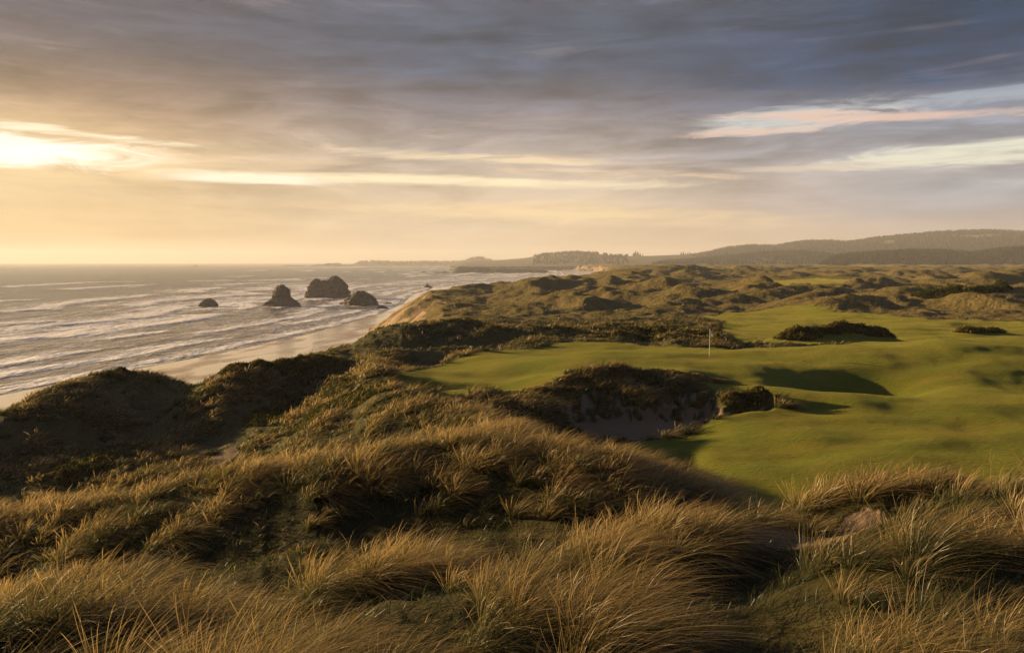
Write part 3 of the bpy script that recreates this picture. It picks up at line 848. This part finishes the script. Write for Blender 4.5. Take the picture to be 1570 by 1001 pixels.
shrub('heather_fringe', 'ragged dark heather hanging over the top of the bunker bank', [blob(px, py + 2, d - .3, 1.1, 0.75) for px, py, d in bk], 0.24, 0.16, 11000, 0.95)
for (px, py, d, r, lab) in [(1090, 640, 47.3, .55, 'scrubby tuft on the sand left of the round hummock'), (1185, 628, 48.2, .5, 'dry tuft at the right foot of the round hummock'),
                            (1072, 655, 46.6, .4, 'low tuft on the bunker lip, left of the round hummock'), (868, 592, 51.4, .65, 'bushy brown tuft at the left end of the bunker face')]:
    shrub('dry_tuft', lab, [blob(px, py, d, r, r * .7)], 0.40, 0.17, 800, 0.82, cat='grass tuft')
_k = 0
while _k < 34:
    _x, _y = RNG.uniform(4.0, 14.6), RNG.uniform(49.0, 52.6)
    if sample(np.array([_x]), np.array([_y]), 'bunker')[0] < 0.6:
        continue
    _r = RNG.uniform(0.18, 0.42)
    shrub('dry_tuft', 'small brown tuft clinging to the sandy face of the bunker', [(_x, _y, _r * .7, _r, 0.3)], 0.22, 0.15, int(900 * _r), RNG.uniform(0.75, 1.0), cat='grass tuft', group='tufts on the bunker face')
    _k += 1


# ---------------------------------------------------------------- sea stacks and skerries
def rock_material():
    m, N = new_mat('sea_rock')
    P = N.new('ShaderNodeTexCoord').outputs['Object']
    n1, n2 = N.noise(P, 0.18, 6, 0.62), N.noise(P, 1.1, 5, 0.65)
    c = N.ramp(n1, [(0.32, (0.035, 0.030, 0.026)), (0.52, (0.075, 0.062, 0.050)), (0.7, (0.125, 0.10, 0.075))], 'LINEAR')
    c = N.mix(N.sstep(n2, 0.5, 0.75, 0, 0.5), c, (0.04, 0.036, 0.03))
    bmp = N.new('ShaderNodeBump')
    bmp.inputs['Distance'].default_value = 1.2
    N.put(bmp.inputs['Height'], N.m('ADD', N.m('MULTIPLY', n2, 0.6), n1))
    b = principled(N, Base_Color=c, Roughness=0.85, Normal=bmp.outputs[0])
    surface(N, b.outputs[0])
    return m


MAT_ROCK = rock_material()
ROCKS = []


def sea_rock(name, label, px_l, px_r, base_py, lobes, group=None, depth=0.8, d=None):
    """lobes: (centre px, top py, half width px at the water, squareness) - each a weathered body rising from the sea"""
    wl = place_z(0.5 * (px_l + px_r), base_py, 0.0)
    D = wl[1] if d is None else d
    sc = D / F_PX
    Vs, Fs, off = [], [], 0
    for li, (pc, top, hw, sq) in enumerate(lobes):
        cx, H, R = (pc - 0.5 * (px_l + px_r)) * sc, (base_py - top) * sc, hw * sc
        nr, na = 40, 80
        tt = np.linspace(-0.12, 1, nr)
        th = np.linspace(0, 2 * np.pi, na, endpoint=False)
        T, TH = np.meshgrid(tt, th, indexing='ij')
        prof = np.maximum(1 - np.clip(T, 0, 1) ** sq, 0) ** (1 / (1.0 + 0.6 * (sq > 1.5)))
        prof = np.where(T < 0, 1.03, prof)
        nn = fbm(np.cos(TH) * 1.4 + li * 7 + pc, np.sin(TH) * 1.4 + T * 2.2 + top, 4, 701)
        vert = ridged(TH * 2.0 + 3, T * 0.6 + pc, 3, 711) - 0.6
        r = prof * R * (1 + 0.22 * nn + 0.20 * vert + 0.05 * perlin(TH * 9, T * 14, 731) + 0.04 * np.sin(T * 26 + 2 * nn))
        zz = T * H * (1 + 0.10 * fbm(np.cos(TH) * 1.2 + pc, np.sin(TH) * 1.2, 3, 721) * np.clip(T, 0, 1))
        zz[-1] = zz[-1].mean()
        V = np.stack([cx + r * np.cos(TH), r * depth * np.sin(TH), zz], -1).reshape(-1, 3)
        ids = np.arange(nr * na).reshape(nr, na)
        f = np.stack([ids[:-1], np.roll(ids[:-1], -1, 1), np.roll(ids[1:], -1, 1), ids[1:]], -1).reshape(-1, 4)
        Vs.append(V); Fs.append(f + off); off += len(V)
    o = mesh_obj(name, np.concatenate(Vs), np.concatenate(Fs), MAT_ROCK, smooth=True)
    o.location = (wl[0] * D / wl[1], D, 0)
    ROCKS.append((o.location[0], D, 0.5 * (px_r - px_l) * sc))
    return tag(o, label, 'rock', group)


sea_rock('sea_stack', 'small low dark rock in the surf, leftmost of the stacks', 305, 334, 470.5, [(320, 457.5, 13, 2.2), (327, 460, 8, 2.0), (311, 465, 7, 1.6)])
sea_rock('sea_stack', 'pointed sea stack with a blunt knob on top', 404, 461, 470, [(432, 446, 28, 1.25), (432, 436.3, 13.5, 6.0), (442, 453, 19, 1.5), (423, 455, 18, 1.6)])
sea_rock('sea_stack', 'largest sea stack with two rounded humps', 467, 537, 456.5, [(486, 427.5, 17, 2.4), (514, 423, 22, 2.6), (500, 430, 20, 2.8), (477, 440, 10, 1.6), (526, 437, 11, 1.8)])
sea_rock('sea_stack', 'low domed sea stack nearest to the beach', 526, 582, 468, [(553, 446, 24, 1.9), (562, 450, 19, 1.7), (540, 452, 14, 1.7)])
sea_rock('surf_rock', 'flat little rock at the right foot of the domed stack', 577, 595, 473, [(584, 468, 9, 1.8), (590, 470, 6, 1.6)])
sea_rock('surf_rock', 'tiny rock at the left foot of the domed stack', 519, 528, 467, [(523, 464, 4.5, 1.8)])
sea_rock('surf_rock', 'dark fleck of rock behind the domed stack on its right', 588, 602, 466, [(595, 463.5, 6, 1.8)])
sea_rock('sea_stack', 'small spiky rock standing off the sandy bluff', 648, 664, 441, [(655, 434.5, 6, 1.0), (658, 438, 6, 1.4)])
sea_rock('skerry', 'lone skerry far out near the horizon on the left', 291, 306, 407.2, [(300, 404.6, 5, 1.5), (295, 406.2, 5, 1.5)], d=4600)
sea_rock('skerry', 'long flat reef far out, left of the humped skerry', 433, 472, 406.5, [(443, 404.8, 12, 1.6), (458, 405, 14, 1.6)], d=5200, depth=.3)
sea_rock('skerry', 'humped skerry far out at the end of the coast', 476, 540, 406.8, [(488, 404.2, 12, 1.6), (505, 402.4, 11, 1.9), (516, 402.0, 11, 1.7), (530, 404.5, 10, 1.6)], d=5200, depth=.3)
sea_rock('skerry', 'low reef awash to the left of the flat headland', 640, 690, 418.5, [(650, 416.2, 9, 1.5), (668, 416.6, 10, 1.5), (682, 416, 7, 1.5)], depth=.3)
sea_rock('headland_rock', 'long flat topped dark headland across the bay', 693, 842, 418.2, [(712, 408.6, 16, 2.6), (735, 409.4, 22, 3.4), (765, 411.2, 28, 3.4), (795, 411.8, 26, 3.2), (822, 413.5, 20, 2.6), (700, 414, 8, 1.4)], depth=.45)


# ---------------------------------------------------------------- flag on the green
def paint(name, colr, rough=0.4):
    m, N = new_mat(name)
    n = N.noise(N.new('ShaderNodeTexCoord').outputs['Object'], 30, 3)
    c = N.mix(N.m('MULTIPLY', n, 0.12), colr, tuple(v * .6 for v in colr))
    surface(N, principled(N, Base_Color=c, Roughness=rough).outputs[0])
    return m


def build_flag():
    fx, fy, _ = place(1087.5, 547.5, 65)
    fz = float(sample(np.array([fx]), np.array([fy]), 'z')[0])
    root = bpy.data.objects.new('golf_flag', None)
    COL.objects.link(root)
    root.location = (fx, fy, fz)
    tag(root, 'white flag hanging limp on its thin pole on the sunlit green', 'flag')
    n, H = 12, 2.15
    th = np.linspace(0, 2 * np.pi, n, endpoint=False)
    prof = [(-.12, .021), (0, .021), (.4, .021), (1.2, .018), (2.1, .016), (H, .016), (H + .02, .024), (H + .05, .022), (H + .065, .004)]
    V = np.array([(r * math.cos(t), r * math.sin(t), z) for z, r in prof for t in th])
    ids = np.arange(len(V)).reshape(-1, n)
    f = np.stack([ids[:-1], np.roll(ids[:-1], -1, 1), np.roll(ids[1:], -1, 1), ids[1:]], -1).reshape(-1, 4)
    mesh_obj('pole', V, [f, ids[-1][None]], paint('flag_pole_white', (0.8, 0.8, 0.78)), root, smooth=True)
    # cloth, slack: a gathered triangle whose fly end droops beside the pole
    nu, nv = 22, 14
    V = []
    for i in range(nu):
        for j in range(nv):
            u, v = i / (nu - 1), j / (nv - 1)
            x = 0.02 + 0.20 * u ** 0.8 + 0.02 * math.sin(9 * v + 3 * u)
            yv = 0.075 * math.sin(10 * u + 2.2 * v) * u ** .5
            z = H - 0.03 - 0.38 * v * (1 - 0.45 * u) - 0.30 * u ** 1.4
            V.append((x, yv, z))
    V = np.array(V)
    ids = np.arange(nu * nv).reshape(nu, nv)
    f = np.stack([ids[:-1, :-1], ids[:-1, 1:], ids[1:, 1:], ids[1:, :-1]], -1).reshape(-1, 4)
    c = mesh_obj('flag_cloth', V, f, paint('flag_cloth_white', (0.82, 0.82, 0.80), 0.8), root, smooth=True)
    s = c.modifiers.new('thickness', 'SOLIDIFY'); s.thickness = 0.004
    V = np.array([(r * math.cos(t), r * math.sin(t), z) for z, r in [(-.10, .05), (.004, .054), (.004, .066), (-.10, .07)] for t in th])
    ids = np.arange(len(V)).reshape(-1, n)
    f = np.stack([ids[:-1], np.roll(ids[:-1], -1, 1), np.roll(ids[1:], -1, 1), ids[1:]], -1).reshape(-1, 4)
    mesh_obj('cup', V, f, paint('cup_white', (0.75, 0.75, 0.73)), root, smooth=True)


build_flag()


# ---------------------------------------------------------------- far hills and their conifer woods
def hill_material():
    m, N = new_mat('far_hillside')
    P = N.new('ShaderNodeNewGeometry').outputs['Position']
    n = N.noise(P, 0.006, 5, 0.6)
    c = N.mix(N.sstep(n, 0.4, 0.62), (0.030, 0.034, 0.016), (0.060, 0.055, 0.028))
    c = N.mix(N.attr('clearing'), c, (0.24, 0.185, 0.10))
    surface(N, principled(N, Base_Color=c, Roughness=0.95).outputs[0])
    return m


MAT_HILL = hill_material()
MAT_PINE = grass_material('conifer_needles', [(0.0, (0.014, 0.020, 0.008)), (0.6, (0.028, 0.030, 0.016)), (1.0, (0.046, 0.042, 0.024))], 0.15, 0.0)


def conifer_mesh(P, H, tint):
    """ragged conifers: three drooping skirts of foliage each, on a short trunk"""
    n = len(P)
    k = 7
    tiers = [(0.04, 0.52, 0.36), (0.30, 0.78, 0.26), (0.56, 1.0, 0.16)]
    Vs, Fs = [], []
    off = 0
    for (zb, zt, r) in tiers:
        th = np.arange(k) * 2 * np.pi / k + RNG.uniform(0, 6, (n, 1))
        rr = r * H[:, None] * RNG.uniform(0.6, 1.25, (n, k))
        zz = (zb + RNG.uniform(-.05, .05, (n, k))) * H[:, None]
        ring = np.stack([P[:, None, 0] + rr * np.cos(th), P[:, None, 1] + rr * np.sin(th), P[:, None, 2] + zz], -1)
        apex = P + np.stack([RNG.normal(0, .02, n) * H, RNG.normal(0, .02, n) * H, zt * H], -1)
        V = np.concatenate([ring, apex[:, None]], 1).reshape(-1, 3)
        b = (np.arange(n) * (k + 1))[:, None, None]
        i = np.arange(k)
        f = (b + np.stack([i, (i + 1) % k, np.full(k, k)], -1)[None]).reshape(-1, 3)
        Vs.append(V); Fs.append(f + off); off += len(V)
    return np.concatenate(Vs), np.concatenate(Fs), np.concatenate([np.repeat(tint, k + 1)] * 3)


def hill(name, crest, d, front, foot_z, trees, th, wood_label, clearings=(), wood=None, noise=6.0):
    """a wooded hill: crest = (px, py) skyline of the ground at distance d; front = depth of the slope facing the sea"""
    cp = np.array([place(px, py + th * 0.5 * F_PX / d * 0.8, d) for px, py in crest])
    nx = int((crest[-1][0] - crest[0][0]) / 2.2) + 2
    px = np.linspace(crest[0][0], crest[-1][0], nx)
    X = np.interp(px, [c[0] for c in crest], cp[:, 0])
    Z = np.interp(px, [c[0] for c in crest], cp[:, 2])
    for _ in range(2):
        Z = np.convolve(np.pad(Z, 2, mode='edge'), [.15, .2, .3, .2, .15], 'valid')
    tv = np.concatenate([np.linspace(-1, 0, 40), np.linspace(0, 1, 16)[1:]])
    XX, TT = np.meshgrid(X, tv)
    ZZ = np.meshgrid(Z, tv)[0]
    YY = d + np.where(TT < 0, TT * front, TT * front * 0.9)
    XX = XX * YY / d
    prof = np.cos(np.clip(TT, -1, 1) * np.pi / 2) ** 1.25
    endt = np.linspace(0, 1, nx)
    endf = np.minimum(sm(endt, 0, 0.04), 1.0)[None]
    zz = foot_z + (ZZ - foot_z) * prof * endf + noise * fbm(XX / 160, YY / 160, 4, 801) * np.sin(np.pi * np.clip((TT + 1) / 2, 0, 1)) * np.minimum(1, 1.6 * np.abs(TT) + 0.15)
    clear = np.zeros(XX.shape)
    for (cpx, t, w, hgt) in clearings:
        q = np.sqrt(((px[None] - cpx) / w) ** 2 + ((TT - t) / hgt) ** 2) + 0.5 * fbm(XX / 90, YY / 90, 3, 811)
        clear = np.maximum(clear, sm(q, 1.15, 0.85))
    V = np.stack([XX, YY, zz], -1).reshape(-1, 3)
    ids = np.arange(V.shape[0]).reshape(XX.shape)
    f = np.stack([ids[:-1, :-1], ids[:-1, 1:], ids[1:, 1:], ids[1:, :-1]], -1).reshape(-1, 4)
    o = mesh_obj(name, V, f, MAT_HILL, smooth=True, attrs={'clearing': clear.ravel()})
    tag(o, kind='structure')
    if trees:
        i = RNG.uniform(0, nx - 1.01, trees); t = -RNG.random(trees) ** 1.5 * 0.98 + 0.06
        if wood is not None:
            pxs = np.interp(i, np.arange(nx), px)
            okw = np.zeros(trees, bool)
            for a, b in wood:
                okw |= (pxs > a) & (pxs < b)
            i, t = i[okw], t[okw]
        ii = i.astype(int); fi = i - ii
        jt = np.interp(t, tv, np.arange(len(tv))); jj = jt.astype(int); fj = jt - jj
        def g(A):
            return (A[jj, ii] * (1 - fi) + A[jj, ii + 1] * fi) * (1 - fj) + (A[jj + 1, ii] * (1 - fi) + A[jj + 1, ii + 1] * fi) * fj
        keep = (g(clear) < 0.4) & (fbm(g(XX) / 130, g(YY) / 130, 2, 821) > -0.55)
        P = np.stack([g(XX), g(YY), g(zz) - 0.5], -1)[keep]
        n = len(P)
        Vt, Ft, at_ = conifer_mesh(P, th * RNG.uniform(0.45, 1.15, n), np.clip(0.5 + 0.25 * RNG.standard_normal(n), 0, 1))
        w = mesh_obj('conifer_forest', Vt, Ft, MAT_PINE, attrs={'tint': at_})
        tag(w, wood_label, 'forest', kind='stuff')
    return (X, Z, px, d)


hill('near_hill', [(1255, 399), (1285, 392), (1330, 388), (1400, 384), (1450, 385), (1490, 388), (1530, 382), (1570, 380), (1640, 384), (1720, 396)], 2300, 420, 16, 5200, 12, 'dark conifer wood on the nearest low hill at the right edge', noise=5)
hill('middle_hill', [(1000, 402), (1080, 396), (1140, 390), (1180, 386), (1230, 385), (1280, 390), (1310, 396), (1400, 402)], 3000, 600, 16, 4600, 12, 'hazy conifer wood on the middle hill', noise=5)
hill('far_hill', [(1030, 400), (1075, 389), (1085, 388), (1110, 381), (1150, 377), (1185, 378), (1230, 371), (1280, 370), (1300, 372), (1340, 366), (1400, 360), (1450, 356), (1520, 354), (1570, 357), (1660, 362), (1800, 380)],
     4300, 1300, 18, 10000, 19, 'tall conifer wood along the skyline of the highest hill', clearings=[(1362, -.42, 9, .06), (1505, -.36, 44, .06)], noise=9)
HC = hill('coast_hill', [(690, 403), (725, 399), (760, 398), (800, 395), (835, 389), (880, 386), (910, 387), (940, 391), (1000, 391), (1040, 389), (1075, 391), (1120, 394), (1200, 400)], 3900, 1200, 14, 3000, 13,
          'hazy conifer wood on the low hill behind the bay', wood=[(818, 918), (925, 963)], noise=4)
hill('distant_headland', [(538, 405), (548, 401), (580, 400), (600, 401), (640, 400.5), (680, 401), (712, 400), (722, 395), (735, 393), (746, 396), (758, 400), (800, 397), (860, 397)], 5600, 500, 0, 1500, 14,
     'faint wood on the distant headland across the bay', noise=2)


def skyline_tree(px, H, label, group):
    X, Z, pxs, d = HC
    x, z = float(np.interp(px, pxs, X)), float(np.interp(px, pxs, Z))
    V, F, at_ = conifer_mesh(np.zeros((1, 3)), np.array([H]), np.array([0.5]))
    root = bpy.data.objects.new('conifer_tree', None)
    COL.objects.link(root)
    root.location = (x, d - 6, z - 1)
    mesh_obj('crown', V, F, MAT_PINE, root, attrs={'tint': at_})
    th = np.linspace(0, 2 * np.pi, 6, endpoint=False)
    Vt = np.array([(r * math.cos(t), r * math.sin(t), zt) for zt, r in [(0, .5), (H * .3, .4), (H * .8, .12)] for t in th])
    ids = np.arange(18).reshape(3, 6)
    f = np.stack([ids[:-1], np.roll(ids[:-1], -1, 1), np.roll(ids[1:], -1, 1), ids[1:]], -1).reshape(-1, 4)
    mesh_obj('trunk', Vt, f, MAT_ROCK, root)
    tag(root, label, 'tree', group)


for px, H, lab in [(971, 20, 'left tree of the small clump just right of the square grove'), (974, 28, 'tallest tree of the small clump just right of the square grove'), (977.5, 24, 'second tallest tree of the small clump just right of the square grove'),
                   (981, 19, 'right tree of the small clump just right of the square grove'), (985, 12, 'low tree trailing off the right side of the small clump'), (1083, 26, 'single tree standing out where the tall wood begins'),
                   (1078, 15, 'short tree left of the single tree at the start of the tall wood')]:
    skyline_tree(px, H, lab, 'trees along the far skyline')
for k, px in enumerate(np.linspace(1044, 1070, 9)):
    skyline_tree(px, 17 + 3 * math.sin(k * 2.1), 'tree in the short even row left of the tall skyline wood', 'row of trees on the skyline')

# ---------------------------------------------------------------- the sea
def build_sea():
    d = [85.0]
    while d[-1] < 15500:
        d.append(d[-1] * 1.0062)
    d = np.array(d)
    a = np.linspace(math.radians(-60), math.radians(20), 620)
    A, D = np.meshgrid(a, d)
    x, y = np.sin(A) * D, np.cos(A) * D
    dw, sw, _ = line_dist(x, y, WATER)
    s = -dw * sw                                        # metres out from the waterline
    yy = y
    warp = 14 * fbm(x / 120, yy / 160, 3, 201) * np.clip(s / 60, 0.25, 2)
    ss = s + warp
    z = np.zeros(x.shape); foam = np.zeros(x.shape)
    for k, (sk, amp, tail, cut) in enumerate([(4, .12, 7, -.9), (20, .35, 10, -.25), (42, .45, 9, -.15), (66, .55, 12, .05), (92, 1.0, 34, -.25), (125, 1.1, 26, -.1), (165, 1.1, 22, -.05),
                                              (225, 1.3, 24, -.08), (300, 1.2, 22, .12), (345, 1.1, 16, .2), (390, 1.2, 20, .05), (450, 1.0, 14, .25), (500, 1.1, 18, .22), (570, 1.0, 14, .3), (640, 1.0, 16, .25), (800, 1.0, 16, .3), (1000, 1.0, 16, .32)]):
        wob = (0.10 * sk + 3) * fbm(yy / (45 + 0.3 * sk), x / 300, 3, 211 + 7 * k)
        u = ss - sk - wob
        on = sm(fbm(yy / (70 + 0.5 * sk) + 3.1 * k, x / 500, 2, 301 + 5 * k), cut - 0.12, cut + 0.2)
        w = 1.2 + 0.018 * sk + amp
        z += 0.62 * amp * (0.35 + 0.65 * on) * np.where(u < 0, np.exp(-(u / w) ** 2), np.exp(-(u / (3.2 * w)) ** 2))
        f = np.where(u < 0, np.exp(-(u / (0.8 * w)) ** 2), 0.7 * np.exp(-u / (2.2 * tail)) + 0.45 * np.exp(-(u / w) ** 2))
        foam = np.maximum(foam, f * on)
    for rx, ry, rr in ROCKS:
        if ry < 1000:
            q = np.hypot(x - rx, (y - ry) * 1.0) / rr
            foam = np.maximum(foam, np.exp(-((q - 1.05) / 0.22) ** 2) * np.clip(0.75 + 0.9 * fbm(x / 9, y / 9, 2, 421), 0, 1))
    z += np.clip(s / 80, 0.0, 1) * (0.18 * fbm(x / 22, yy / 9, 3, 401) + 0.25 * np.sin((ss) / 26 + 2.5 * fbm(x / 200, yy / 200, 2, 411)))
    z = z * np.clip((s + 4) / 12, 0, 1) + 0.02
    nd, na = x.shape
    idx = np.arange(nd * na).reshape(nd, na)
    q = np.stack([idx[:-1, :-1], idx[:-1, 1:], idx[1:, 1:], idx[1:, :-1]], -1).reshape(-1, 4)
    keep = (s > -14).ravel()
    f = q[keep[q].any(1)]
    used, inv = np.unique(f.ravel(), return_inverse=True)
    V = np.stack([x, y, z], -1).reshape(-1, 3)[used]
    m, N = new_mat('sea_water')
    P = N.new('ShaderNodeNewGeometry').outputs['Position']
    px, py, pz = N.sep(P)
    sh, fm = N.attr('shore'), N.attr('foam')
    # ripple bump, long ones far out
    wv = N.vec(N.m('MULTIPLY', px, 1.0), N.m('MULTIPLY', py, 0.45), 0.0)
    rip = N.m('ADD', N.m('MULTIPLY', N.noise(wv, 0.10, 4, 0.6), 2.8), N.m('MULTIPLY', N.noise(wv, 0.55, 3, 0.6), 0.45))
    bmp = N.new('ShaderNodeBump')
    bmp.inputs['Strength'].default_value = 1.0
    bmp.inputs['Distance'].default_value = 1.0
    N.put(bmp.inputs['Height'], rip)
    lace = N.noise(N.vec(N.m('MULTIPLY', sh, 0.12), N.m('MULTIPLY', py, 0.035), 0.0), 1.0, 7, 0.68, 0.6)
    lace2 = N.noise(N.vec(N.m('MULTIPLY', px, 0.5), N.m('MULTIPLY', py, 0.25), 0.0), 1.0, 6, 0.7)
    br = N.m('ADD', N.m('MULTIPLY', lace, 0.6), N.m('MULTIPLY', lace2, 0.4))
    cover = N.m('ADD', N.m('MULTIPLY', fm, 1.6), N.m('MULTIPLY', N.m('SUBTRACT', br, 0.56), 3.2))
    surf = N.sstep(sh, 420, 30, 0.0, 0.55)
    web = N.m('MULTIPLY', N.sstep(br, 0.50, 0.62), surf)
    fo = N.m('MAXIMUM', N.m('MULTIPLY', N.sstep(cover, 0.25, 0.8), 0.9), web)
    body = N.mix(N.sstep(sh, 420, 20), (0.022, 0.028, 0.030), (0.17, 0.14, 0.115))
    wat = principled(N, Base_Color=body, Roughness=0.25, IOR=1.33, Specular_IOR_Level=0.34, Normal=bmp.outputs[0])
    foa = principled(N, Base_Color=(0.82, 0.82, 0.82), Roughness=0.7, Normal=bmp.outputs[0])
    mx = N.new('ShaderNodeMixShader')
    N.put(mx.inputs[0], fo)
    N.put(mx.inputs[1], wat.outputs[0])
    N.put(mx.inputs[2], foa.outputs[0])
    surface(N, mx.outputs[0])
    o = mesh_obj('sea', V, inv.reshape(-1, 4), m, smooth=True, attrs={'shore': s.ravel()[used], 'foam': foam.ravel()[used]})
    tag(o, kind='structure')


build_sea()

# ---------------------------------------------------------------- sea air
def build_haze():
    x0, x1, y0, y1, z0, z1 = -14500, 14500, -80, 15900, -8.0, 232.0
    V = [(x, y, z) for z in (z0, z1) for y in (y0, y1) for x in (x0, x1)]
    F = [(0, 2, 3, 1), (4, 5, 7, 6), (0, 1, 5, 4), (2, 6, 7, 3), (0, 4, 6, 2), (1, 3, 7, 5)]
    m, N = new_mat('sea_air')
    v = N.new('ShaderNodeVolumePrincipled')
    v.inputs['Color'].default_value = (0.80, 0.84, 0.92, 1)
    v.inputs['Density'].default_value = HAZE
    v.inputs['Anisotropy'].default_value = 0.2
    o = N.new('ShaderNodeOutputMaterial')
    N.put(o.inputs['Volume'], v.outputs[0])
    h = mesh_obj('haze', np.array(V), np.array(F), m)
    tag(h, kind='stuff')


HAZE = 1.15e-4
build_haze()
